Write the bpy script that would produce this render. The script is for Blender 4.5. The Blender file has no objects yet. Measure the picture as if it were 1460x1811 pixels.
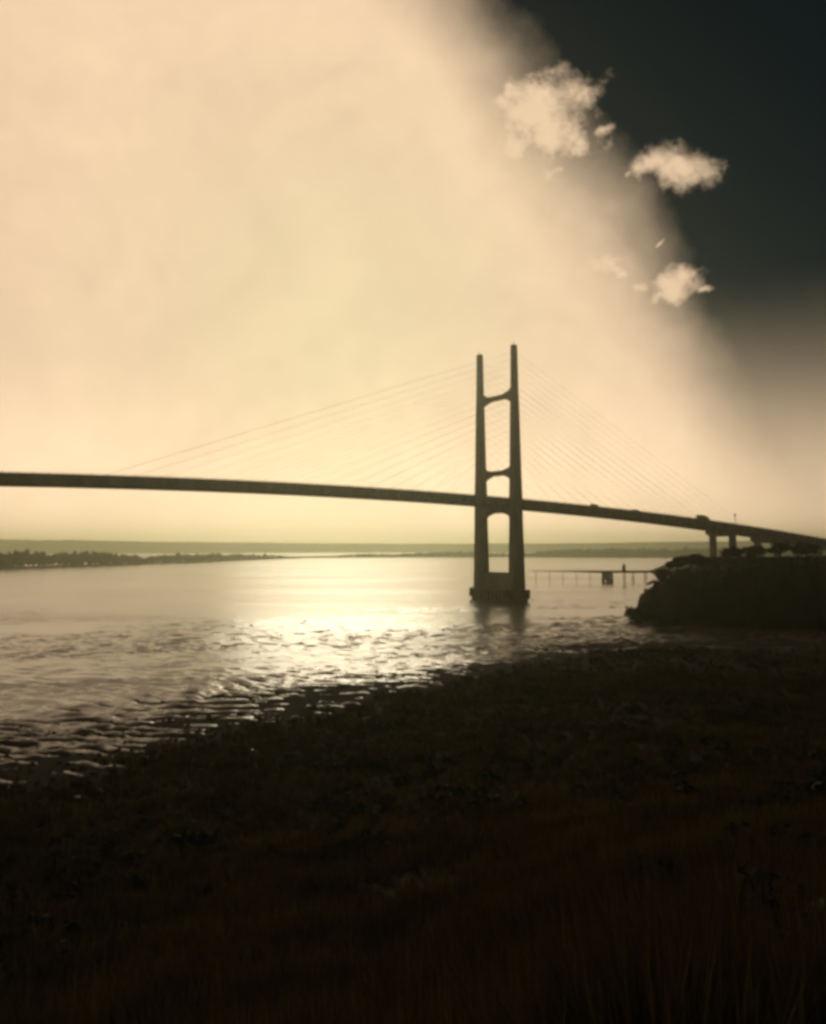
import bpy, math, random
import numpy as np
from mathutils import Vector, Matrix

random.seed(7)
RNG = np.random.default_rng(7)
SC = bpy.context.scene
COL = SC.collection
rad = math.radians

# ------------------------------------------------------------------ camera
F = 1617.0                      # focal length in photograph pixels (1460 wide)
CX, CY = 730.0, 782.0           # optical axis in the photograph
HORIZON = 968.0
CAM_H = 27.0
PITCH = math.atan((HORIZON - CY) / F)
cam = bpy.data.cameras.new('camera')
cam_o = bpy.data.objects.new('camera', cam)
COL.objects.link(cam_o)
cam_o.location = (0, 0, CAM_H)
cam_o.rotation_euler = (math.pi / 2 + PITCH, 0, 0)
cam.sensor_fit = 'AUTO'
cam.sensor_width = 36
cam.lens = F * 36 / 1811
cam.shift_y = -(905.5 - CY) / 1811
cam.clip_start = 0.5
cam.clip_end = 40000
SC.camera = cam_o


def ray(px, py):
    """unit direction of a view line (world space)"""
    v = Vector(((px - CX) / F, 1.0, -(py - CY) / F))
    c, s = math.cos(PITCH), math.sin(PITCH)
    return Vector((v.x, v.y * c - v.z * s, v.y * s + v.z * c)).normalized()


def at(px, py, Y):
    d = ray(px, py)
    return Vector((0, 0, CAM_H)) + d * (Y / d.y)


def azel(px, py):
    d = ray(px, py)
    return math.atan2(d.x, d.y), math.asin(d.z)


# ------------------------------------------------------------------ light
SUN_AZ, SUN_EL = azel(610, 545)
sunvec = Vector((math.sin(SUN_AZ) * math.cos(SUN_EL), math.cos(SUN_AZ) * math.cos(SUN_EL), math.sin(SUN_EL)))
sun = bpy.data.lights.new('sun', 'SUN')
sun.energy = 2.1
sun.angle = rad(14.0)
sun.color = (1.0, 0.87, 0.62)
sun_o = bpy.data.objects.new('sun', sun)
COL.objects.link(sun_o)
sun_o.rotation_euler = sunvec.to_track_quat('Z', 'Y').to_euler()
sun_o.location = (0, 0, 400)

SC.view_settings.view_transform = 'Standard'
SC.view_settings.look = 'None'
SC.view_settings.gamma = 1
SC.view_settings.use_curve_mapping = False
SC.view_settings.exposure = -3.0
SC.cycles.use_denoising = True
SC.cycles.filter_width = 3.4
SC.cycles.volume_bounces = 1
SC.cycles.max_bounces = 4
SC.cycles.diffuse_bounces = 2
SC.cycles.glossy_bounces = 2


class NT:
    def __init__(s, tree):
        s.t = tree
        tree.nodes.clear()

    def n(s, kind, **kw):
        nd = s.t.nodes.new(kind)
        for k, v in kw.items():
            setattr(nd, k, v)
        return nd

    def link(s, a, b):
        s.t.links.new(a, b)

    def put(s, sock, v):
        if hasattr(v, 'is_output'):
            s.link(v, sock)
        else:
            sock.default_value = v

    def m(s, op, a, b=0.0, c=0.0, clamp=False):
        nd = s.n('ShaderNodeMath', operation=op, use_clamp=clamp)
        for i, v in enumerate((a, b, c)):
            s.put(nd.inputs[i], v)
        return nd.outputs[0]

    def smooth(s, x, lo, hi, olo=0.0, ohi=1.0):
        nd = s.n('ShaderNodeMapRange', interpolation_type='SMOOTHSTEP')
        for i, v in enumerate((x, lo, hi, olo, ohi)):
            s.put(nd.inputs[i], v)
        return nd.outputs[0]

    def mix(s, f, a, b):
        nd = s.n('ShaderNodeMix', data_type='RGBA')
        s.put(nd.inputs[0], f)
        s.put(nd.inputs[6], a)
        s.put(nd.inputs[7], b)
        return nd.outputs[2]

    def noise(s, vec, scale, detail=4.0, rough=0.55, dist=0.0):
        nd = s.n('ShaderNodeTexNoise')
        s.put(nd.inputs['Vector'], vec)
        nd.inputs['Scale'].default_value = scale
        nd.inputs['Detail'].default_value = detail
        nd.inputs['Roughness'].default_value = rough
        nd.inputs['Distortion'].default_value = dist
        return nd


# ------------------------------------------------------------------ sky
world = bpy.data.worlds.new('World')
SC.world = world
world.use_nodes = True
W = NT(world.node_tree)
out = W.n('ShaderNodeOutputWorld')
bg = W.n('ShaderNodeBackground')
bg.inputs['Strength'].default_value = 0.05
W.link(bg.outputs[0], out.inputs['Surface'])
sky = W.n('ShaderNodeTexSky', sky_type='NISHITA')
sky.sun_disc = False
sky.sun_elevation = SUN_EL
sky.sun_rotation = SUN_AZ
sky.air_density = 1.0
sky.dust_density = 0.3
sky.ozone_density = 1.2
tc = W.n('ShaderNodeTexCoord').outputs['Generated']
sep = W.n('ShaderNodeSeparateXYZ')
W.link(tc, sep.inputs[0])
dx, dy, dz = sep.outputs
az = W.m('ARCTAN2', dx, dy)
el = W.m('ARCSINE', dz)
# angle from the sun
dots = W.n('ShaderNodeVectorMath', operation='DOT_PRODUCT')
W.link(tc, dots.inputs[0])
dots.inputs[1].default_value = sunvec
sang = W.m('ARCCOSINE', W.m('MINIMUM', dots.outputs['Value'], 0.99999))
n_big = W.noise(tc, 3.2, 5, 0.6).outputs['Fac']
n_edge = W.noise(tc, 14.0, 7, 0.62).outputs
ne = W.n('ShaderNodeSeparateXYZ')
W.link(n_edge['Color'], ne.inputs[0])
# veil of thin bright cloud in front of the sun
vx = W.m('DIVIDE', W.m('SUBTRACT', az, -0.90), 1.0)
vy = W.m('SUBTRACT', el, -0.35)
vd = W.m('SQRT', W.m('ADD', W.m('MULTIPLY', vx, vx), W.m('MULTIPLY', vy, vy)))
vd = W.m('ADD', vd, W.m('MULTIPLY', W.m('SUBTRACT', n_big, 0.5), 0.12))
vd = W.m('ADD', vd, W.m('MULTIPLY', W.m('SUBTRACT', ne.outputs[0], 0.5), 0.035))
veil = W.smooth(vd, 1.375, 1.235)
veil = W.m('POWER', veil, 0.8)
# haze band low over the horizon, all the way round
band = W.smooth(W.m('ADD', el, W.m('MULTIPLY', W.m('SUBTRACT', n_big, 0.5), 0.05)), 0.29, -0.05)
cover = W.m('SUBTRACT', 1.0, W.m('MULTIPLY', W.m('SUBTRACT', 1.0, veil), W.m('SUBTRACT', 1.0, band)))
# small clouds: soft blobs broken up by noise
ua = W.m('ADD', az, W.m('MULTIPLY', W.m('SUBTRACT', ne.outputs[1], 0.5), 0.030))
ue = W.m('ADD', el, W.m('MULTIPLY', W.m('SUBTRACT', ne.outputs[2], 0.5), 0.030))
CLOUDS = [  # px, py, half width, half height, tilt (deg, up to the right), weight
    (1150, 286, 44, 20, 20, 1.0), (1200, 296, 50, 27, -18, 1.05), (1112, 306, 24, 9, 35, .75),
    (1188, 515, 44, 34, 0, 1.05), (1210, 492, 26, 22, 0, .9), (1160, 526, 28, 22, 0, .9), (1252, 516, 20, 7, 15, .75),
    (1166, 432, 17, 6, 38, .72), (965, 238, 70, 44, -20, 1.1), (912, 262, 56, 36, 0, .95), (940, 190, 80, 50, 0, 1.1), (985, 300, 40, 20, 20, .8), (1066, 224, 24, 10, 10, .8),
    (1060, 462, 60, 34, -12, 1.0), (1120, 505, 40, 22, -25, .8), (1030, 430, 20, 20, 0, .8), (1092, 480, 22, 14, 0, .75),
]
cl = None
for (px, py, hw, hh, tilt, wt) in CLOUDS:
    a0, e0 = azel(px, py)
    k = math.cos(e0)
    u = W.m('MULTIPLY', W.m('SUBTRACT', ua, a0), k)
    v = W.m('SUBTRACT', ue, e0)
    c_, s_ = math.cos(rad(tilt)), math.sin(rad(tilt))
    p = W.m('DIVIDE', W.m('ADD', W.m('MULTIPLY', u, c_), W.m('MULTIPLY', v, s_)), hw * 1.35 / F)
    q = W.m('DIVIDE', W.m('SUBTRACT', W.m('MULTIPLY', v, c_), W.m('MULTIPLY', u, s_)), hh * 1.35 / F)
    r = W.m('SQRT', W.m('ADD', W.m('MULTIPLY', p, p), W.m('MULTIPLY', q, q)))
    dcl = W.m('SUBTRACT', wt, r)
    cl = dcl if cl is None else W.m('MAXIMUM', cl, dcl)
n_fine = W.noise(tc, 34.0, 6, 0.65).outputs['Fac']
cl = W.m('ADD', cl, W.m('MULTIPLY', W.m('SUBTRACT', n_fine, 0.5), 1.9))
spots = W.smooth(cl, -0.12, 0.95)
# the same kind of small cumulus scattered over the rest of the sky
n_sc = W.noise(tc, 7.0, 6, 0.6).outputs['Fac']
back = W.smooth(sang, 0.55, 0.75)
scat = W.m('MULTIPLY', W.smooth(n_sc, 0.60, 0.70), back)
clouds = W.m('MAXIMUM', spots, scat)
# colour of the sunlit vapour falls off slowly with the angle from the sun
near = W.smooth(sang, 1.3, 0.25)
vcol = W.mix(W.smooth(sang, 0.03, 0.36), (0.84, 0.65, 0.40, 1), (0.97, 0.70, 0.455, 1))
vamp = W.m('MULTIPLY_ADD', near, 138.0, 15.0)
vamp = W.m('MULTIPLY', vamp, W.smooth(el, 0.22, 0.0, 1.0, 1.48))
n_st = W.noise(tc, 5.0, 7, 0.62, 0.8).outputs['Fac']
vamp = W.m('MULTIPLY', vamp, W.m('MULTIPLY_ADD', W.m('ADD', W.m('SUBTRACT', n_st, 0.5), W.m('MULTIPLY', W.m('SUBTRACT', n_fine, 0.5), 0.45)), 0.34, 1.0))
vs = W.n('ShaderNodeVectorMath', operation='SCALE')
W.link(vcol, vs.inputs[0])
W.link(vamp, vs.inputs['Scale'])
tint = W.n('ShaderNodeVectorMath', operation='MULTIPLY')
W.link(sky.outputs[0], tint.inputs[0])
tint.inputs[1].default_value = (0.16, 0.36, 0.34)
allc = W.m('MAXIMUM', cover, W.m('MULTIPLY', clouds, 0.93))
W.link(W.mix(allc, tint.outputs[0], vs.outputs[0]), bg.inputs['Color'])


# ------------------------------------------------------------------ helpers
MATS = {}


def mat(name, base, rough=0.9, var=0.35, scale=0.5, bump=0.0, spec=0.3, stretch=(1, 1, 1), second=None):
    m = bpy.data.materials.new(name)
    m.use_nodes = True
    T = NT(m.node_tree)
    o = T.n('ShaderNodeOutputMaterial')
    b = T.n('ShaderNodeBsdfPrincipled')
    T.link(b.outputs[0], o.inputs['Surface'])
    tco = T.n('ShaderNodeTexCoord').outputs['Object']
    mp = T.n('ShaderNodeMapping')
    T.link(tco, mp.inputs[0])
    mp.inputs['Scale'].default_value = stretch
    nz = T.noise(mp.outputs[0], scale, 6, 0.6).outputs['Fac']
    f = T.smooth(nz, 0.3, 0.7)
    lo = tuple(c * (1 - var) for c in base) + (1,)
    hi = tuple(second or [min(1, c * (1 + var)) for c in base]) + (1,)
    T.link(T.mix(f, lo, hi), b.inputs['Base Color'])
    b.inputs['Roughness'].default_value = rough
    b.inputs['Specular IOR Level'].default_value = spec
    if bump:
        bp = T.n('ShaderNodeBump')
        bp.inputs['Strength'].default_value = 0.6
        bp.inputs['Distance'].default_value = bump
        T.link(T.noise(mp.outputs[0], scale * 4, 5, 0.6).outputs['Fac'], bp.inputs['Height'])
        T.link(bp.outputs[0], b.inputs['Normal'])
    MATS[name] = m
    return m


mat('concrete', (0.30, 0.28, 0.25), 0.9, 0.25, 0.25, 0.02, stretch=(1, 1, 0.25))
mat('dark_concrete', (0.16, 0.15, 0.13), 0.9, 0.35, 0.3, 0.03)
mat('steel_paint', (0.16, 0.17, 0.16), 0.6, 0.2, 0.4)
mat('asphalt', (0.05, 0.05, 0.05), 0.9, 0.2, 0.8)
mat('cable_sheath', (0.12, 0.12, 0.11), 0.6, 0.15, 0.3)
mat('rubber', (0.03, 0.03, 0.03), 0.8, 0.2, 2)
mat('timber', (0.10, 0.075, 0.05), 0.9, 0.4, 0.8, 0.02)
mat('bark', (0.06, 0.045, 0.03), 0.95, 0.4, 2.0, 0.03)
mat('leaf', (0.045, 0.055, 0.02), 0.8, 0.45, 0.35, spec=0.1)
mat('far_leaf', (0.04, 0.05, 0.022), 0.9, 0.5, 0.05, spec=0.0)
mat('rock', (0.09, 0.08, 0.065), 0.9, 0.4, 0.8, 0.05, spec=0.1)
mat('hill', (0.07, 0.075, 0.045), 1.0, 0.4, 0.004, spec=0.0)
mat('white_paint', (0.75, 0.74, 0.70), 0.5, 0.06, 1.0)
mat('van_paint', (0.45, 0.46, 0.47), 0.4, 0.05, 1.0)
mat('red_paint', (0.40, 0.06, 0.04), 0.5, 0.1, 1.0)
mat('glass', (0.02, 0.022, 0.025), 0.1, 0.1, 1.0, spec=0.5)
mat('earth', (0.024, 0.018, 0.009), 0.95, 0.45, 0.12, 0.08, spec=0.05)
mat('hull', (0.08, 0.08, 0.085), 0.5, 0.2, 0.6)


def blades(name, col, trans):
    m = bpy.data.materials.new(name)
    m.use_nodes = True
    T = NT(m.node_tree)
    o = T.n('ShaderNodeOutputMaterial')
    d = T.n('ShaderNodeBsdfDiffuse'); t = T.n('ShaderNodeBsdfTranslucent'); mx = T.n('ShaderNodeMixShader')
    g = T.n('ShaderNodeNewGeometry').outputs['Position']
    f = T.smooth(T.noise(g, 0.13, 5, 0.65).outputs['Fac'], 0.3, 0.7)
    c = T.mix(f, tuple(x * .45 for x in col) + (1,), tuple(x * 1.3 for x in col) + (1,))
    T.link(c, d.inputs['Color']); T.link(c, t.inputs['Color'])
    mx.inputs[0].default_value = trans
    T.link(d.outputs[0], mx.inputs[1]); T.link(t.outputs[0], mx.inputs[2])
    T.link(mx.outputs[0], o.inputs['Surface'])
    MATS[name] = m


blades('scrub', (0.10, 0.078, 0.034), 0.35)


class MB:
    def __init__(s):
        s.v, s.f = [], []

    def poly(s, verts, faces):
        o = len(s.v)
        s.v += [tuple(p) for p in verts]
        s.f += [tuple(i + o for i in f) for f in faces]
        return s

    def box(s, c, size, frame=None):
        """frame: three axes (Vectors); default world"""
        ax = frame or (Vector((1, 0, 0)), Vector((0, 1, 0)), Vector((0, 0, 1)))
        c = Vector(c)
        h = [x / 2 for x in size]
        vs = [c + ax[0] * (sx * h[0]) + ax[1] * (sy * h[1]) + ax[2] * (sz * h[2])
              for sz in (-1, 1) for sy in (-1, 1) for sx in (-1, 1)]
        return s.poly(vs, [(0, 2, 3, 1), (4, 5, 7, 6), (0, 1, 5, 4), (2, 6, 7, 3), (0, 4, 6, 2), (1, 3, 7, 5)])

    def tube(s, pts, radii, n=8, cap=True):
        pts = [Vector(p) for p in pts]
        rings = []
        for i, p in enumerate(pts):
            d = (pts[min(i + 1, len(pts) - 1)] - pts[max(i - 1, 0)]).normalized()
            a = d.cross(Vector((0, 0, 1)) if abs(d.z) < 0.95 else Vector((1, 0, 0))).normalized()
            b = d.cross(a)
            r = radii[i] if hasattr(radii, '__len__') else radii
            rings.append([p + (a * math.cos(2 * math.pi * k / n) + b * math.sin(2 * math.pi * k / n)) * r for k in range(n)])
        return s.loft(rings, cap)

    def loft(s, rings, cap=True):
        n = len(rings[0])
        vs = [p for r in rings for p in r]
        fs = []
        for i in range(len(rings) - 1):
            for k in range(n):
                fs.append((i * n + k, i * n + (k + 1) % n, (i + 1) * n + (k + 1) % n, (i + 1) * n + k))
        if cap:
            fs.append(tuple(reversed(range(n))))
            fs.append(tuple((len(rings) - 1) * n + k for k in range(n)))
        return s.poly(vs, fs)

    def build(s, name, m, parent=None, smooth=False):
        me = bpy.data.meshes.new(name)
        me.from_pydata(s.v, [], s.f)
        me.materials.append(MATS[m])
        if smooth:
            for p in me.polygons:
                p.use_smooth = True
        return link(name, me, parent)


def link(name, data, parent=None):
    o = bpy.data.objects.new(name, data)
    COL.objects.link(o)
    o.parent = parent
    return o


def np_mesh(name, V, Fq, m, parent=None, smooth=False):
    me = bpy.data.meshes.new(name)
    V = np.asarray(V, np.float32)
    Fq = np.asarray(Fq, np.int32)
    k = Fq.shape[1]
    me.vertices.add(len(V))
    me.vertices.foreach_set('co', V.ravel())
    me.loops.add(Fq.size)
    me.loops.foreach_set('vertex_index', Fq.ravel())
    me.polygons.add(len(Fq))
    me.polygons.foreach_set('loop_start', np.arange(0, Fq.size, k, dtype=np.int32))
    me.polygons.foreach_set('loop_total', np.full(len(Fq), k, np.int32))
    if smooth:
        me.polygons.foreach_set('use_smooth', np.ones(len(Fq), bool))
    me.update(calc_edges=True)
    me.materials.append(MATS[m])
    return link(name, me, parent)


def tag(o, label=None, cat=None, group=None, kind=None):
    if label:
        o['label'] = label
    if cat:
        o['category'] = cat
    if group:
        o['group'] = group
    if kind:
        o['kind'] = kind
    return o


def empty(name, loc, rz=0):
    o = link(name, None)
    o.location = loc
    o.rotation_euler = (0, 0, rz)
    return o


def hash2(ix, iy, seed):
    h = (ix.astype(np.int64) * 374761393 + iy.astype(np.int64) * 668265263 + seed * 1442695041) & 0xFFFFFFFF
    h = ((h ^ (h >> 13)) * 1274126177) & 0xFFFFFFFF
    return ((h ^ (h >> 16)) & 0xFFFF) / 65535.0


def vnoise(x, y, seed=0):
    ix, iy = np.floor(x), np.floor(y)
    fx, fy = x - ix, y - iy
    fx, fy = fx * fx * (3 - 2 * fx), fy * fy * (3 - 2 * fy)
    a = hash2(ix, iy, seed); b = hash2(ix + 1, iy, seed)
    c = hash2(ix, iy + 1, seed); d = hash2(ix + 1, iy + 1, seed)
    return (a * (1 - fx) + b * fx) * (1 - fy) + (c * (1 - fx) + d * fx) * fy


def fbm(x, y, seed=0, octv=4):
    t, amp, tot = 0, 1.0, 0
    for i in range(octv):
        t = t + amp * vnoise(x * 2 ** i, y * 2 ** i, seed + i)
        tot += amp
        amp *= 0.55
    return t / tot


def sstep(x, a, b):
    t = np.clip((x - a) / (b - a), 0, 1)
    return t * t * (3 - 2 * t)


# ------------------------------------------------------------------ ground
SH_AZ = np.array([-3.2, -1.6, -0.9, -0.55, -0.42, -0.34, -0.24, -0.14, -0.04, 0.09, 0.20, 0.26, 0.34, 0.6, 1.6, 3.2])
SH_R = np.array([70, 90, 125, 138, 145, 152, 164, 180, 203, 238, 275, 292, 300, 300, 300, 300.])


def headland(X, Y):
    q = np.sqrt(((X - 244) / 160) ** 2 + ((Y - 348) / 62) ** 2)
    q = q + (fbm(X * 0.09, Y * 0.09, 21) - 0.5) * 0.10
    ht = np.clip(10.5 + 0.26 * (X - 83), 10, 21) + (fbm(X * 0.05, Y * 0.05, 5) - 0.5) * 3
    return ht * sstep(q, 1.0, 0.955) - 2.0 * sstep(q, 0.97, 1.2)


def rear_land(X, Y):
    # higher ground behind the headland that carries the approach piers
    edge = 188 + 0.12 * (Y - 350) + (fbm(Y * 0.02, X * 0.0 + 3, 8) - 0.5) * 30
    return 17 * sstep(X - edge, -3, 45) * sstep(Y, 330, 380) - 2.0 * (1 - sstep(X - edge, -20, 0) * sstep(Y, 330, 360))


def height(X, Y):
    X = np.asarray(X, float); Y = np.asarray(Y, float)
    d = np.hypot(X, Y)
    a = np.arctan2(X, Y)
    R = np.interp(a, SH_AZ, SH_R) + (fbm(a * 9, d * 0.0, 3) - 0.5) * 26
    t = np.clip(1 - d / R, 0, 1)
    p = np.interp(a, [-0.5, 0.1, 0.3, 0.6], [3.6, 3.9, 3.6, 3.2])
    bluff = 25.0 * t ** p
    # flats near the water's edge: streaky bars running along the shore
    flat = (R - d) * 0.011
    u = X + 0.25 * Y
    v = Y - 0.22 * X
    st = (fbm(u * 0.035, v * 0.11, 11, 4) - 0.5) * 0.55 + (fbm(u * 0.14, v * 0.34, 31, 4) - 0.5) * 0.45
    zone = sstep(d / R, 0.35, 0.8)
    low = np.clip(flat, -1.6, 1.4) + st * zone * np.clip(1.25 - np.abs(R - d) / 140, 0.25, 1)
    rough = (fbm(X * 0.15, Y * 0.15, 41, 4) - 0.5) * 1.2 * sstep(bluff, 0.3, 3.0)
    base = np.where(d < R, np.maximum(low, low * zone + bluff), low) + rough
    base = base - 2.5 * sstep(d, R * 1.25, R * 1.6)
    return np.maximum(np.maximum(base, headland(X, Y)), rear_land(X, Y))


NA, NR = 620, 430
aa = np.concatenate([np.linspace(-1.7, -0.62, 60, endpoint=False), np.linspace(-0.62, 0.62, NA - 120), np.linspace(0.62, 1.7, 61)[1:]])
rr = np.concatenate([[0.0], np.geomspace(2.0, 1100.0, NR - 1)])
A, Rr = np.meshgrid(aa, rr)
GX, GY = Rr * np.sin(A), Rr * np.cos(A)
GZ = height(GX, GY)
idx = np.arange(NA * NR).reshape(NR, NA)
quads = np.stack([idx[:-1, :-1], idx[:-1, 1:], idx[1:, 1:], idx[1:, :-1]], -1).reshape(-1, 4)
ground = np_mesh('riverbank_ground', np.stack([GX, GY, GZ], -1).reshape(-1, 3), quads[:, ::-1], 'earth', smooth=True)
tag(ground, kind='structure')

# ------------------------------------------------------------------ river
wm = bpy.data.materials.new('river_water')
wm.use_nodes = True
T = NT(wm.node_tree)
o = T.n('ShaderNodeOutputMaterial')
b = T.n('ShaderNodeBsdfPrincipled')
T.link(b.outputs[0], o.inputs['Surface'])
b.inputs['Base Color'].default_value = (0.20, 0.16, 0.105, 1)
b.inputs['IOR'].default_value = 1.5
geo = T.n('ShaderNodeNewGeometry').outputs['Position']
mp1 = T.n('ShaderNodeMapping'); T.link(geo, mp1.inputs[0])
mp1.inputs['Rotation'].default_value = (0, 0, rad(-14)); mp1.inputs['Scale'].default_value = (0.9, 1, 1)
mp2 = T.n('ShaderNodeMapping'); T.link(geo, mp2.inputs[0])
mp2.inputs['Rotation'].default_value = (0, 0, rad(-12)); mp2.inputs['Scale'].default_value = (0.22, 1, 1)
patch = T.smooth(T.noise(mp2.outputs[0], 0.016, 5, 0.6, 0.6).outputs['Fac'], 0.42, 0.66)
w1 = T.noise(mp1.outputs[0], 0.26, 5, 0.6).outputs['Fac']
w2 = T.noise(mp1.outputs[0], 1.1, 3, 0.6).outputs['Fac']
hgt = T.m('ADD', T.m('MULTIPLY', w1, T.m('MULTIPLY_ADD', patch, 0.5, 0.25)), T.m('MULTIPLY', w2, 0.16))
bp = T.n('ShaderNodeBump')
bp.inputs['Strength'].default_value = 1.0
bp.inputs['Distance'].default_value = 0.32
T.link(hgt, bp.inputs['Height'])
T.link(bp.outputs[0], b.inputs['Normal'])
T.link(T.m('MULTIPLY_ADD', patch, 0.06, 0.18), b.inputs['Roughness'])
MATS['river_water'] = wm
def waves(X, Y):
    d = np.hypot(X, Y)
    a = np.arctan2(X, Y)
    off = d - np.interp(a, SH_AZ, SH_R)
    wr = np.random.default_rng(5)
    wx = X + 6 * (fbm(X * .02, Y * .02, 61) - .5) * 4
    wy = Y + 6 * (fbm(X * .02, Y * .02, 62) - .5) * 4
    h = np.zeros_like(X)
    for _ in range(22):
        lam = 2.6 * (12.0 / 2.6) ** wr.uniform()
        th = rad(-102) + wr.normal(0, .34)
        kx, ky = math.cos(th) * 2 * math.pi / lam, math.sin(th) * 2 * math.pi / lam
        ph = np.sin(kx * wx + ky * wy + wr.uniform(0, 6.28))
        h += lam / 10.0 * .075 * (1 - np.abs(ph)) * 2
    h -= h.mean()
    u, v = X + .2 * Y, Y - .2 * X
    h += .40 * (fbm(u * .12, v * .32, 71, 4) - .5)
    gust = sstep(fbm(u * .010, v * .030, 81, 4), .36, .62)
    amp = (.20 + .70 * gust) * np.exp(-np.clip(off, 0, None) / 330) + .62 * np.exp(-np.clip(off, 0, None) / 60)
    return h * amp * sstep(d, 900, 350)


RA, RN = 620, 720
ra = np.linspace(-.80, .80, RA)
rn = np.concatenate([np.geomspace(60, 700, RN - 60, endpoint=False), np.geomspace(700, 9000, 60)])
A2, R2 = np.meshgrid(ra, rn)
X2, Y2 = R2 * np.sin(A2), R2 * np.cos(A2)
id2 = np.arange(RA * RN).reshape(RN, RA)
q2 = np.stack([id2[:-1, :-1], id2[1:, :-1], id2[1:, 1:], id2[:-1, 1:]], -1).reshape(-1, 4)
river = np_mesh('river', np.stack([X2, Y2, waves(X2, Y2)], -1).reshape(-1, 3), q2[:, ::-1], 'river_water', smooth=True)
tag(river, kind='structure')


# ------------------------------------------------------------------ far shores
def ridge(name, pts, m, seed, depth=500, rough=0.25):
    """rounded land ridge along px/top-y/waterline distance points"""
    n = 260
    pxs = np.linspace(pts[0][0], pts[-1][0], n)
    tops = np.interp(pxs, [p[0] for p in pts], [p[1] for p in pts])
    Ds = np.interp(pxs, [p[0] for p in pts], [p[2] for p in pts])
    V, m_ = [], 9
    prof = [0, .35, .7, .92, 1, .95, .8, .5, 0]
    for i in range(n):
        top = at(pxs[i], tops[i], Ds[i] + depth * .45)
        for j in range(m_):
            Yj = Ds[i] + depth * j / (m_ - 1)
            k = Yj / top.y
            nz = 1 + rough * (fbm(np.array(pxs[i] * .03), np.array(j * .9), seed) - .5)
            V.append((top.x * k, Yj, -1 + (max(top.z, 2) + 1) * prof[j] * float(nz)))
    id_ = np.arange(n * m_).reshape(n, m_)
    q = np.stack([id_[:-1, :-1], id_[1:, :-1], id_[1:, 1:], id_[:-1, 1:]], -1).reshape(-1, 4)
    return tag(np_mesh(name, V, q, m, smooth=True), kind='structure')


ridge('far_hills', [(-700, 950, 4300), (-100, 952, 4300), (177, 956, 4300), (400, 959, 4500), (700, 961, 4800),
                    (950, 961, 4800), (1200, 958, 4600), (1500, 954, 4400), (2200, 950, 4400)], 'hill', 3, 700, .12)
ridge('right_shore_land', [(930, 981, 2750), (960, 975, 2640), (1000, 973, 2570), (1283, 972, 2500), (1500, 971, 2400), (2100, 968, 2200)], 'hill', 9, 500, .1)

# unit ragged crown: leaf-sized faces through a lumpy volume
def crown_cloud(n, rx, ry, rz, leaf, rng, lumps=14):
    """returns V(n*4,3) of loose quads in an uneven crown"""
    cs = rng.normal(size=(lumps, 3))
    cs /= np.linalg.norm(cs, axis=1)[:, None]
    cs *= rng.uniform(.25, .8, (lumps, 1))
    cs[:, 2] = cs[:, 2] * .8 + .05
    cr = rng.uniform(.22, .42, lumps)
    pick = rng.integers(0, lumps, n)
    dirs = rng.normal(size=(n, 3))
    dirs /= np.linalg.norm(dirs, axis=1)[:, None]
    pos = cs[pick] + dirs * (cr[pick] * rng.uniform(.45, 1.05, n))[:, None]
    pos = pos * np.array([rx, ry, rz])
    a = rng.normal(size=(n, 3)); a /= np.linalg.norm(a, axis=1)[:, None]
    b_ = np.cross(a, rng.normal(size=(n, 3))); b_ /= np.linalg.norm(b_, axis=1)[:, None]
    s = leaf * rng.uniform(.6, 1.4, (n, 1))
    a, b_ = a * s, b_ * s * .6
    V = np.stack([pos - a, pos + b_, pos + a, pos - b_], 1)
    return V.reshape(-1, 3)


def quads_for(nv):
    return np.arange(nv).reshape(-1, 4)


CROWNS = [crown_cloud(150, 1, 1, 1, .20, RNG, 10) for _ in range(7)]


def far_wood(name, spec, seed, label, rows=3, hk=1.0):
    """spec: (px, top_y, waterline distance) - one mass of trees along a far shore"""
    rng = np.random.default_rng(seed)
    out_ = []
    px = spec[0][0]
    while px < spec[-1][0]:
        top = np.interp(px, [p[0] for p in spec], [p[1] for p in spec])
        D = np.interp(px, [p[0] for p in spec], [p[2] for p in spec])
        step = 0
        for r_ in range(rows):
            Y = D + 6 + r_ * 14 + rng.uniform(-4, 4)
            P = at(px + rng.uniform(-3, 3), top, Y)
            h = max(P.z, 4) * rng.uniform(.72, 1.08) * (hk if r_ else .8)
            w = h * rng.uniform(.42, .62)
            c = CROWNS[rng.integers(0, 7)]
            th = rng.uniform(0, 6.28)
            rot = np.array([[math.cos(th), -math.sin(th), 0], [math.sin(th), math.cos(th), 0], [0, 0, 1]])
            out_.append((c @ rot.T) * np.array([w, w, h * .52]) + np.array([P.x, Y, h * .50]))
            step = w * F / Y * .85
        px += max(step, 1.2)
    V = np.concatenate(out_)
    return tag(np_mesh(name, V, quads_for(len(V)), 'far_leaf'), label, 'wood', kind='stuff')


def spit(name, spec, width):
    """low land strip under a wood"""
    mb = MB()
    ring = []
    for (px, D) in spec:
        p = at(px, 990, D)
        ring.append([(p.x, D - 3, -.5), (p.x, D + 4, 1.0), (p.x, D + width, 1.6), (p.x, D + width + 30, -.5)])
    mb.loft(ring)
    return tag(mb.build(name, 'earth'), kind='structure')


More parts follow.
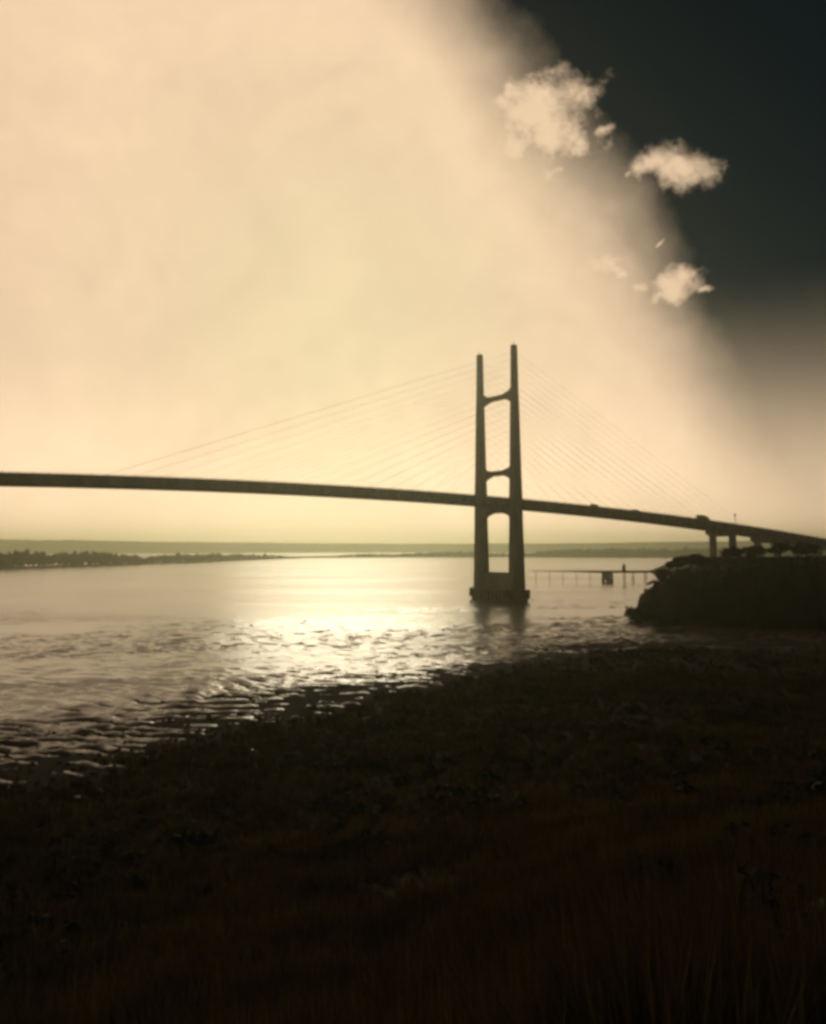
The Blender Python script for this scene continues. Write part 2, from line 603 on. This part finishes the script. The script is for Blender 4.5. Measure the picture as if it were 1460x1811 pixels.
LEFT = [(-330, 962, 980), (-160, 966, 1060), (0, 970, 1160), (120, 974, 1300), (177, 974, 1364), (222, 975, 1420), (245, 982, 1470), (262, 984, 1520), (285, 978, 1560), (330, 977, 1640),
        (372, 977, 1740), (420, 979, 1880), (470, 979, 2050), (505, 982, 2200), (530, 984, 2300)]
far_wood('left_shore_wood', LEFT, 4, 'dark line of trees along the left shore, under the bridge deck', 4)
spit('left_shore_land', [(p[0], p[2]) for p in LEFT], 120)
MID = [(530, 983, 2330), (590, 982, 2400), (640, 978, 2450), (680, 978, 2450), (700, 979, 2480), (740, 976, 2500), (790, 974, 2520), (835, 973, 2540), (845, 977, 2560), (960, 977, 2570), (985, 974, 2570)]
far_wood('mid_shore_wood', MID, 5, 'pale far line of trees left and right of the bridge tower at the waterline', 3)
spit('mid_shore_land', [(p[0], p[2]) for p in MID], 110)
RIGHT = [(955, 972, 2560), (985, 969, 2560), (1040, 967, 2540), (1130, 967, 2520), (1283, 966, 2460), (1400, 965, 2400), (1560, 963, 2300), (1760, 960, 2200)]
far_wood('right_shore_wood', RIGHT, 6, 'dark level belt of trees on the far shore right of the tower', 4, .95)
spit('right_shore_strip', [(p[0], p[2]) for p in RIGHT], 110)

# ------------------------------------------------------------------ bridge
Y0 = 477.0
TC = at(880, 885, Y0)
TC.z = 0
tv = Vector((-0.543, 0.840, 0)).normalized()     # across the deck, to the far leg
lv = Vector((0.840, 0.543, 0)).normalized()      # along the deck, to the right and away
zv = Vector((0, 0, 1))
HS = 14.6                                        # half distance between the legs
near_leg, far_leg = TC - tv * HS, TC + tv * HS
Z_TOP = at(906, 610, near_leg.y).z
Z_DECK = at(880, 886, Y0).z


def deck_z(s):
    return Z_DECK - 0.0401 * s - 0.000122 * s * s if s > -330 else Z_DECK - 0.0401 * -330 - 0.000122 * 330 * 330 + 0.04 * (s + 330)


def dp(s, t, dz=0.0):
    return TC + lv * s + tv * t + zv * (deck_z(s) + dz)


def s_at(px):
    """deck station seen at a photograph column"""
    k = (px - CX) / F * 1.0
    lo, hi = -330, 420
    for _ in range(60):
        mid = (lo + hi) / 2
        p = dp(mid, 0)
        c, s_ = math.cos(PITCH), math.sin(PITCH)
        if p.x / (p.y * c + (p.z - CAM_H) * s_) < k:
            lo = mid
        else:
            hi = mid
    return lo


bridge = empty('cable_stayed_bridge', TC)
tag(bridge, 'tall cable-stayed road bridge crossing the river on a twin-legged tower', 'bridge')
INV = Matrix.Translation(-TC)


def bpart(mb, name, m, parent=None, smooth=False):
    mb.v = [(v[0] - TC.x, v[1] - TC.y, v[2]) for v in mb.v]
    return mb.build(name, m, parent or bridge, smooth)


def sub(name):
    o_ = link(name, None, bridge)
    return o_


def leg_ring(c, z, wt, wl, ch=0.18):
    """chamfered rectangle"""
    pts = []
    a, b_ = wt / 2, wl / 2
    k = ch * min(wt, wl)
    for (x, y) in ((a, -b_ + k), (a, b_ - k), (a - k, b_), (-a + k, b_), (-a, b_ - k), (-a, -b_ + k), (-a + k, -b_), (a - k, -b_)):
        pts.append(c + tv * x + lv * y + zv * z)
    return pts


LEG = [(5.4, 7.0, 7.6), (14, 6.6, 7.2), (Z_DECK - 14, 5.8, 6.2), (Z_DECK - 5, 5.6, 6.0), (Z_DECK + 1.0, 5.2, 6.2), (Z_DECK + 14, 4.6, 5.5),
       (Z_DECK + 45, 3.9, 4.3), (Z_TOP - 24, 3.4, 3.7), (Z_TOP - 0.5, 2.7, 3.1), (Z_TOP, 2.3, 2.7)]


def leg_w(z):
    return np.interp(z, [l[0] for l in LEG], [l[1] for l in LEG])


tower = sub('tower')
for c in (near_leg, far_leg):
    bpart(MB().loft([leg_ring(c, z, wt, wl) for z, wt, wl in LEG]), 'leg', 'concrete', tower)


def strut(zc, mid, end_up, end_dn, thick, hl, name):
    """haunched beam between the legs"""
    a = HS - leg_w(zc) / 2 + .4
    top = [(-a, mid / 2 + end_up), (-a + hl * .35, mid / 2 + end_up * .45), (-a + hl, mid / 2), (a - hl, mid / 2), (a - hl * .35, mid / 2 + end_up * .45), (a, mid / 2 + end_up)]
    bot = [(a, -mid / 2 - end_dn), (a - hl * .35, -mid / 2 - end_dn * .45), (a - hl, -mid / 2), (-a + hl, -mid / 2), (-a + hl * .35, -mid / 2 - end_dn * .45), (-a, -mid / 2 - end_dn)]
    pr = top + bot
    rings = [[TC + tv * x + zv * (zc + z) + lv * (sd * thick / 2) for x, z in pr] for sd in (-1, 1)]
    return bpart(MB().loft(rings), name, 'concrete', tower)


strut(at(868, 704.5, Y0).z, 2.4, 2.6, 2.6, 2.6, 7.5, 'cross_beam')
strut(at(868, 837.5, Y0).z, 2.5, 2.2, 3.2, 3.2, 7.0, 'cross_beam')
strut(Z_DECK - 4.6, 3.6, 0.2, 2.4, 4.5, 6.5, 'cross_beam')
zw = at(881, 1015, Y0).z
bpart(MB().box(TC + zv * ((zw + 4.6) / 2), (2 * HS - 5.6, 4.2, zw - 4.6), (tv, lv, zv)), 'web_wall', 'concrete', tower)


def stadium(r, n=14):
    pts = []
    for k in range(n + 1):
        th = -math.pi / 2 + math.pi * k / n
        pts.append((HS + r * math.cos(th), r * math.sin(th)))
    for k in range(n + 1):
        th = math.pi / 2 + math.pi * k / n
        pts.append((-HS + r * math.cos(th), r * math.sin(th)))
    return pts


def cap_ring(r, z):
    return [TC + tv * x + lv * y + zv * z for x, y in stadium(r)]


pile_cap = bpart(MB().loft([cap_ring(5.5, -2), cap_ring(5.5, 2.2), cap_ring(6.0, 2.4), cap_ring(6.0, 5.4), cap_ring(5.6, 5.8)]), 'pile_cap', 'dark_concrete', tower)
# fender blocks round the cap
fr = stadium(6.2, 14)
for k in range(0, len(fr), 1):
    x, y = fr[k]
    cxs = HS if x > 0 else -HS
    d = Vector((x - cxs, y, 0)).normalized()
    ax = (tv * d.x + lv * d.y, tv * -d.y + lv * d.x, zv)
    bpart(MB().box(TC + tv * x + lv * y + zv * (3.3 + .35 * ((k * 7) % 3)), (.75, 1.05, 3.6 + .5 * (k % 2)), ax), 'fender', 'rubber', tower)
for sd in (-1, 1):
    for k in range(9):
        x = -HS + 2 * HS * (k + .5) / 9
        bpart(MB().box(TC + tv * x + lv * (6.25 * sd) + zv * (2.9 + .3 * (k % 2)), (1.2, .7, 3.8), (tv, lv, zv)), 'fender', 'rubber', tower)
# small lamp-size access opening rails on the wall top
bpart(MB().box(TC + zv * (zw + .5), (2 * HS - 6.4, .25, .9), (tv, lv, zv)), 'parapet', 'concrete', tower)
for c in (near_leg, far_leg):
    bpart(MB().tube([c + zv * (Z_TOP - .02), c + zv * (Z_TOP + 2.2)], .16, 6), 'aviation_light', 'red_paint', tower)

# deck
S0, S1 = -420, 420
ST = [S0 + 10 * i for i in range((S1 - S0) // 10 + 1)]
HW = 12.3
deck = sub('deck')


def sweep(prof, name, m, parent, stations=ST):
    return bpart(MB().loft([[dp(s, t, z) for t, z in prof] for s in stations]), name, m, parent)


sweep([(-HW, -.45), (HW, -.45), (HW, 0), (-HW, 0)], 'slab', 'concrete', deck)
sweep([(-HW + 1, .004), (HW - 1, .004), (HW - 1, .06), (-HW + 1, .06)], 'roadway', 'asphalt', deck)
for sd in (-1, 1):
    e = sd * (HW - 1.1)
    sweep([(e - .55, -3.0), (e + .55, -3.0), (e + .9, -.46), (e - .9, -.46)], 'edge_girder', 'concrete', deck)
    b0 = sd * (HW - .35)
    sweep([(b0 - .25, .002), (b0 + .25, .002), (b0 + .12, .95), (b0 - .12, .95)], 'barrier', 'concrete', deck)
    sweep([(b0 - .06, 1.32), (b0 + .06, 1.32), (b0 + .06, 1.44), (b0 - .06, 1.44)], 'rail', 'steel_paint', deck)
sweep([(-.3, .062), (.3, .062), (.12, .9), (-.12, .9)], 'median_barrier', 'concrete', deck)
fb = None
for k in range(int((S1 - S0) / 6)):
    s = S0 + 6 * k + 3
    if abs(s) < 5:
        continue
    if fb is None:
        fb_me = MB().box((0, 0, 0), (2 * HW - 3.2, .5, 1.5), (tv, lv, zv)).build('floor_beam', 'concrete', deck)
        fb = fb_me
        o_ = fb
    else:
        o_ = fb.copy(); COL.objects.link(o_)
    p = dp(s, 0, -1.23)
    o_.location = (p.x - TC.x, p.y - TC.y, p.z)
rp = None
for sd in (-1, 1):
    for k in range(100):
        s = -246 + 5.4 * k
        if rp is None:
            rp = MB().box((0, 0, 0), (.14, .14, .5)).build('rail_post', 'steel_paint', deck)
            o_ = rp
        else:
            o_ = rp.copy(); COL.objects.link(o_)
        p = dp(s, sd * (HW - .35), 1.15)
        o_.location = (p.x - TC.x, p.y - TC.y, p.z)

# stays: harp, two planes
S_END = s_at(1290)
NC = 16
for leg_c, sd in ((near_leg, -1), (far_leg, 1)):
    for side, L in ((1, S_END), (-1, 205.0)):
        for k in range(NC):
            f_ = (k + 1) / NC
            za = Z_DECK + 18 + (Z_TOP - 4 - Z_DECK - 18) * f_
            wl = np.interp(za, [l[0] for l in LEG], [l[2] for l in LEG])
            a0 = TC + tv * (sd * HS) + lv * (side * wl * .48) + zv * za
            a1 = dp(side * (16 + (L - 16) * f_), sd * (HW - .1), .2)
            bpart(MB().tube([a0, a1], .036, 6), 'stay_cable', 'cable_sheath')

# approach piers on the right bank
S_P = s_at(1274)
for k in range(5):
    s = S_P + 1 + 44 * k
    pr = sub('approach_pier')
    c = TC + lv * s
    zt = deck_z(s) - 3.05
    gz = float(height(c.x, c.y)) - 2
    for sd in (-1, 1):
        pc = c + tv * (sd * 7.4)
        bpart(MB().loft([[pc + tv * x + lv * y + zv * z for x, y in ((1.7, -1.5), (1.7, 1.5), (-1.7, 1.5), (-1.7, -1.5))] for z in (gz - 2, zt - 2.2)]), 'column', 'concrete', pr)
    bpart(MB().loft([[c + tv * x + lv * y + zv * (zt - z) for x, z in ((-8.0, 3.4), (8.0, 3.4), (11.8, 1.6), (11.8, .01), (-11.8, .01), (-11.8, 1.6))] for y in (-1.9, 1.9)]), 'crosshead', 'concrete', pr)
sp = s_at(1271)
bpart(MB().tube([dp(sp, -HW + .35, 1.0), dp(sp, -HW + .35, 7.2)], .2, 6).box(dp(sp, -HW + .35, 6.4), (.2, 1.4, 1.4), (tv, lv, zv)), 'sign_post', 'steel_paint')


# ------------------------------------------------------------------ vehicles on the deck
def vehicle(px, lane, kind, label, name, cat):
    s = s_at(px)
    p = dp(s, lane, .062)
    v = empty(name, p)
    gr = (deck_z(s + 3) - deck_z(s - 3)) / 6
    f_ = (lv + zv * gr).normalized()
    M3 = Matrix((f_, tv, f_.cross(tv))).transposed().to_4x4()
    v.matrix_world = Matrix.Translation(p) @ M3
    tag(v, label, cat, 'vehicles on the bridge deck')
    L, Wd = {'truck': (9.5, 2.45), 'van': (5.6, 2.0), 'car': (4.4, 1.8)}[kind]
    if kind == 'truck':
        MB().box((-1.1, 0, 2.25), (6.9, Wd, 2.7)).build('cargo_box', 'white_paint', v)
        MB().loft([[(2.6, y, .7), (4.75, y, .7), (4.75, y, 1.7), (4.35, y, 2.75), (2.6, y, 2.85)] for y in (-1.15, 1.15)]).build('cab', 'van_paint', v)
        MB().box((0, 0, .72), (8.8, 1.0, .25)).build('chassis', 'steel_paint', v)
        MB().loft([[(4.73, y, 1.75), (4.77, y, 1.75), (4.42, y, 2.6), (4.38, y, 2.6)] for y in (-1, 1)]).build('windscreen', 'glass', v)
        wx, wr = (3.4, -2.0, -3.3), .5
    else:
        top = 2.3 if kind == 'van' else 1.45
        fr_ = (1.0, 2.1) if kind == 'van' else (.5, 1.3)
        MB().loft([[(-L / 2, y, .35), (L / 2, y, .35), (L / 2, y, .85), (fr_[1], y, 1.0), (fr_[0], y * .9, top), (-L / 2 + (.1 if kind == 'van' else .9), y * .9, top), (-L / 2, y, 1.0)] for y in (-Wd / 2, Wd / 2)]).build('body', 'van_paint' if kind == 'van' else 'red_paint', v)
        MB().loft([[(fr_[1] + .02, y, 1.05), (fr_[1] + .05, y, 1.05), (fr_[0] + .06, y * .88, top - .12), (fr_[0] + .03, y * .88, top - .12)] for y in (-.8, .8)]).build('windscreen', 'glass', v)
        wx, wr = (L * .3, -L * .3), .34
    for x in wx:
        for sd in (-1, 1):
            MB().tube([(x, sd * (Wd / 2 - .28), wr), (x, sd * Wd / 2, wr)], wr, 12).build('wheel', 'rubber', v)


vehicle(1222, -8.5, 'truck', 'pale box lorry on the bridge deck near the right bank pier', 'box_lorry', 'lorry')
vehicle(1113, -5.0, 'van', 'grey van midway along the deck between tower and right bank', 'delivery_van', 'van')
vehicle(1032, -8.5, 'van', 'grey van on the deck not far right of the tower', 'delivery_van', 'van')

# ------------------------------------------------------------------ jetty beyond the headland
JZ = 8.5
JY = (CAM_H - JZ) * F / 41.0
jetty = empty('river_jetty', at(1073, 1000, JY).xy.to_3d())
tag(jetty, 'dark jetty on piles reaching out from the right bank', 'jetty')
JO = jetty.location


def jp(px, z, dy=0.0):
    p = at(px, 1000, JY)
    return Vector((p.x - JO.x, dy, z))


x0, x1, x2, x3 = (jp(p, 0).x for p in (938, 1056, 1092, 1270))
for k in range(72):
    xx = x1 + (x3 - x1) * (k + .5) / 72
    MB().box((xx, 0, JZ + .12), ((x3 - x1) / 72 - .06, 8, .22)).build('deck_plank', 'timber', jetty)
for y in (-3.4, 0, 3.4):
    MB().box(((x1 + x3) / 2, y, JZ - .75), (x3 - x1, .6, 1.5)).build('stringer', 'timber', jetty)
MB().loft([[(x_, y_, z_) for y_, z_ in ((-.9, JZ - t_), (.9, JZ - t_), (.9, JZ + .15), (-.9, JZ + .15))] for x_, t_ in ((x0, .25), ((x0 + x1) / 2, .7), (x1, 1.6))]).build('walkway', 'timber', jetty)
for y in (-.65, .65):
    MB().box(((x0 + x1) / 2 + 12, y, JZ + 1.1), (x1 - x0 - 24, .1, .1)).build('handrail', 'steel_paint', jetty)
for k in range(5):
    xx = x0 + 4 + (x1 - x0 - 10) * k / 4
    MB().tube([(xx, 0, -3), (xx, 0, JZ - .4)], .22, 8).build('pile', 'timber', jetty)
xb = jp(1073, 0).x
rj = random.Random(3)
for i in range(4):
    for j in range(3):
        px_, py_ = xb - 3.4 + 2.25 * i, -2.8 + 2.8 * j
        MB().tube([(px_ + rj.uniform(-1.4, 1.4), py_ * 1.1, -3), (px_, py_, JZ - 1.4)], .55, 8).build('pile', 'timber', jetty)
MB().box((xb, -3.1, 4.8), (8.6, .5, 1.0)).build('brace', 'timber', jetty)
MB().box((xb - .6, -3.3, 2.6), (7.0, .5, .8)).build('brace', 'timber', jetty)
MB().box((xb - 1.2, -3.5, 5.5), (4.4, .7, 3.6)).build('fender_board', 'rubber', jetty)
for pxp in (1103, 1118, 1140, 1170, 1200, 1230):
    for y in (-3, 3):
        xx = jp(pxp, 0).x
        MB().tube([(xx, y, -3), (xx, y, JZ - 1.4)], .32, 8).build('pile', 'timber', jetty)
bx_ = jp(1101, 0)
beacon = empty('navigation_beacon', (JO.x + bx_.x, JO.y - 2.6, JZ + .23))
tag(beacon, 'stubby dark beacon standing on the jetty deck', 'beacon')
MB().loft([[(math.cos(a_) * r_, math.sin(a_) * r_, z_) for a_ in [i * math.pi / 4 for i in range(8)]] for z_, r_ in ((0, 1.9), (.4, 1.9), (.5, 1.5), (3.2, 1.35), (3.5, 1.6), (3.8, 1.6))]).build('body', 'steel_paint', beacon)
MB().tube([(0, 0, 3.8), (0, 0, 5.0)], .8, 10).build('lantern', 'glass', beacon)
MB().tube([(0, 0, 5.0), (0, 0, 5.25), (0, 0, 5.7)], [1.0, .9, .1], 10).build('cap', 'steel_paint', beacon)


# ------------------------------------------------------------------ trees and bushes on the headland
def tree(px, topy, Y, wpx, name, label, cat, seed, bush=False, lean=0.0):
    rng = np.random.default_rng(seed)
    P = at(px, topy, Y)
    gz = float(height(P.x, Y)) - .15
    h = min(max(P.z - gz, 2.6), 5.5 if bush else 8.5)
    w = wpx / F * Y / 2
    root = empty(name, (P.x, Y, gz))
    tag(root, label, cat, 'trees and bushes on the right headland')
    mb = MB()
    k0 = .12 if bush else .3
    top = Vector((lean * h, 0, h * .82))
    mb.tube([(0, 0, -.4), (lean * h * .3, .1, h * .35), top * .75, top], [h * .035 + .08, h * .028 + .05, h * .018 + .03, .03], 8)
    for i in range(9):
        f_ = rng.uniform(.15 if bush else .3, .75)
        b0 = Vector((lean * h * f_, 0, h * .82 * f_))
        th = rng.uniform(0, 6.28)
        b1 = b0 + Vector((math.cos(th) * w * .75, math.sin(th) * w * .75, h * rng.uniform(.05, .25)))
        mb.tube([b0, b0.lerp(b1, .5) + Vector((0, 0, h * .03)), b1], [h * .012 + .03, h * .008 + .02, .015], 5)
    mb.build('trunk', 'bark', root)
    n = int(900 + 60 * h * w)
    V = crown_cloud(min(n, 6000), w * 1.05, w * 1.05, h * (1 - k0) * .56, .20 + .02 * h, rng, 20)
    V = V + np.array([lean * h * .6, 0, h * (k0 + (1 - k0) * .5)])
    np_mesh('crown', V, quads_for(len(V)), 'leaf', root)


TREES = [
    (1124, 1008, 346, 44, True, -.25, 'bushy scrub at the headland tip, leaning over the water by the jetty'),
    (1146, 996, 348, 40, True, 0, 'rounded bush on the headland just above the jetty root'),
    (1170, 989, 350, 44, True, 0, 'bush on the headland crest, third in from the tip'),
    (1197, 982, 352, 46, False, 0, 'broad low tree on the headland crest, below the middle of the side span'),
    (1230, 976, 356, 46, False, 0, 'dense tree on the headland just left of the approach pier'),
    (1296, 966, 350, 44, False, 0, 'tree on the headland just right of the first approach pier'),
    (1334, 962, 345, 46, False, 0, 'tall tree in front of the second approach pier'),
    (1378, 958, 350, 50, False, 0, 'wide tree on the right headland between second and third approach piers'),
    (1424, 954, 345, 52, False, 0, 'large tree near the right end of the headland'),
    (1124, 1040, 336, 36, True, -.15, 'bush clinging to the headland tip halfway down to the water'),
    (1132, 1068, 330, 34, True, -.1, 'lowest bush on the headland tip, down at the water'),
    (1172, 1036, 305, 54, True, 0, 'wide bush on the near slope of the headland'),
]
for i, (px, ty, Y, w, bsh, ln, lab) in enumerate(TREES):
    tree(px, ty, Y, w, 'bush' if bsh else 'broadleaf_tree', lab, 'bush' if bsh else 'tree', 50 + i, bsh, ln)

# ------------------------------------------------------------------ rough grass and scrub over the bank (uncountable)
def scatter(n, dmin, dmax, amin, amax, rng):
    d = np.sqrt(rng.uniform(dmin ** 2, dmax ** 2, n))
    d = np.where(rng.uniform(size=n) < .55, rng.uniform(dmin, dmax * .6, n), d)
    a = rng.uniform(amin, amax, n)
    return d * np.sin(a), d * np.cos(a)


rng = np.random.default_rng(12)
X, Yp = scatter(34000, 9, 330, -.62, .62, rng)
Xn, Yn = scatter(12000, 8, 75, -.62, .62, rng)
X, Yp = np.concatenate([X, Xn]), np.concatenate([Yp, Yn])
Z = height(X, Yp)
keep = (Z > .42) & (fbm(X * .06, Yp * .06, 77) + rng.uniform(-.2, .2, len(X)) > .28)
X, Yp, Z = X[keep], Yp[keep], Z[keep]
nb = 13
dist = np.hypot(X, Yp)
hgt_ = rng.uniform(.35, 1.1, len(X)) * (.6 + 1.2 * fbm(X * .03, Yp * .03, 91))
th = rng.uniform(0, 6.28, (len(X), nb))
tilt = rng.uniform(.1, .8, (len(X), nb))
rad_ = rng.uniform(0, .35, (len(X), nb)) * (.5 + hgt_[:, None])
bxp = X[:, None] + np.cos(th) * rad_
byp = Yp[:, None] + np.sin(th) * rad_
L = hgt_[:, None] * rng.uniform(.6, 1.2, (len(X), nb))
tipx = bxp + np.cos(th) * np.sin(tilt) * L
tipy = byp + np.sin(th) * np.sin(tilt) * L
tipz = Z[:, None] + np.cos(tilt) * L
wd = (.018 + .0007 * dist)[:, None] * rng.uniform(.7, 1.5, (len(X), nb))
ex, ey = -np.sin(th) * wd, np.cos(th) * wd
zb = np.broadcast_to(Z[:, None] - .08, th.shape)
V = np.stack([np.stack([bxp - ex, byp - ey, zb], -1), np.stack([bxp + ex, byp + ey, zb], -1), np.stack([tipx, tipy, tipz], -1)], 2).reshape(-1, 3)
gr = np_mesh('rough_grass', V, np.arange(len(V)).reshape(-1, 3), 'scrub')
tag(gr, 'dark rough grass and scrub covering the near bank', 'grass', kind='stuff')

# leafy low brush
X, Yp = scatter(1500, 14, 320, -.6, .6, rng)
Z = height(X, Yp)
keep = (Z > 1.0) & (fbm(X * .04, Yp * .04, 55) > .50)
X, Yp, Z = X[keep], Yp[keep], Z[keep]
hx, hy = rng.uniform(74, 300, 2000), rng.uniform(280, 420, 2000)
hz_ = height(hx, hy)
hx = np.concatenate([hx, rng.uniform(180, 380, 700)]); hy = np.concatenate([hy, rng.uniform(420, 850, 700)])
hz_ = height(hx, hy)
hk = hz_ > 1.5
SZ = np.concatenate([rng.uniform(.5, 1.5, len(X)), rng.uniform(1.0, 2.8, hk.sum())])
X, Yp, Z = np.concatenate([X, hx[hk]]), np.concatenate([Yp, hy[hk]]), np.concatenate([Z, hz_[hk]])
parts = []
for x, y, z, s in zip(X, Yp, Z, SZ):
    c = CROWNS[rng.integers(0, 7)]
    parts.append(c[:400] * np.array([s, s, s * .7]) + np.array([x, y, z + s * .4]))
V = np.concatenate(parts)
tag(np_mesh('low_brush', V, quads_for(len(V)), 'leaf'), 'dark low brush scattered over the near bank', 'brush', kind='stuff')

# stones and drift lying on the flats
X, Yp = scatter(3500, 80, 260, -.55, .40, rng)
Z = height(X, Yp)
keep = (Z > -.12) & (Z < 1.6)
ico = np.array([(0, 0, 1), (.9, 0, .3), (.28, .85, .35), (-.72, .53, .3), (-.72, -.53, .35), (.28, -.85, .3), (.72, .53, -.4), (-.28, .85, -.4), (-.9, 0, -.4), (-.28, -.85, -.4), (.72, -.53, -.4)])
tri = np.array([(0, 1, 2), (0, 2, 3), (0, 3, 4), (0, 4, 5), (0, 5, 1), (1, 6, 2), (2, 7, 3), (3, 8, 4), (4, 9, 5), (5, 10, 1), (2, 6, 7), (3, 7, 8), (4, 8, 9), (5, 9, 10), (1, 10, 6)])
VV, FF = [], []
for i, (x, y, z) in enumerate(zip(X[keep], Yp[keep], Z[keep])):
    s_ = rng.uniform(.10, .42) * (1.6 if rng.uniform() < .06 else 1)
    th_ = rng.uniform(0, 6.28)
    q_ = ico * rng.uniform(.7, 1.25, (11, 1)) * np.array([s_ * 1.5, s_, s_ * .7])
    VV.append(np.stack([q_[:, 0] * math.cos(th_) - q_[:, 1] * math.sin(th_) + x, q_[:, 0] * math.sin(th_) + q_[:, 1] * math.cos(th_) + y, q_[:, 2] + z + .05], -1))
    FF.append(tri + 11 * i)
tag(np_mesh('shore_stones', np.concatenate(VV), np.concatenate(FF), 'rock'), 'dark stones strewn over the flats at the water edge', 'stones', kind='stuff')

# ------------------------------------------------------------------ haze
hm = bpy.data.materials.new('haze')
hm.use_nodes = True
T = NT(hm.node_tree)
o = T.n('ShaderNodeOutputMaterial')
pv = T.n('ShaderNodeVolumePrincipled')
pv.inputs['Color'].default_value = (0.88, 0.95, 0.70, 1)
pv.inputs['Density'].default_value = 0.00021
pv.inputs['Anisotropy'].default_value = 0.87
T.link(pv.outputs[0], o.inputs['Volume'])
MATS['haze'] = hm
hz = MB().box((0, 3300, (Z_TOP + 4 - 7) / 2), (19000, 12600, Z_TOP + 4 + 7)).build('haze', 'haze')
hz.location = (0, 0, 0)
tag(hz, 'thin warm haze over the river', 'haze', kind='stuff')
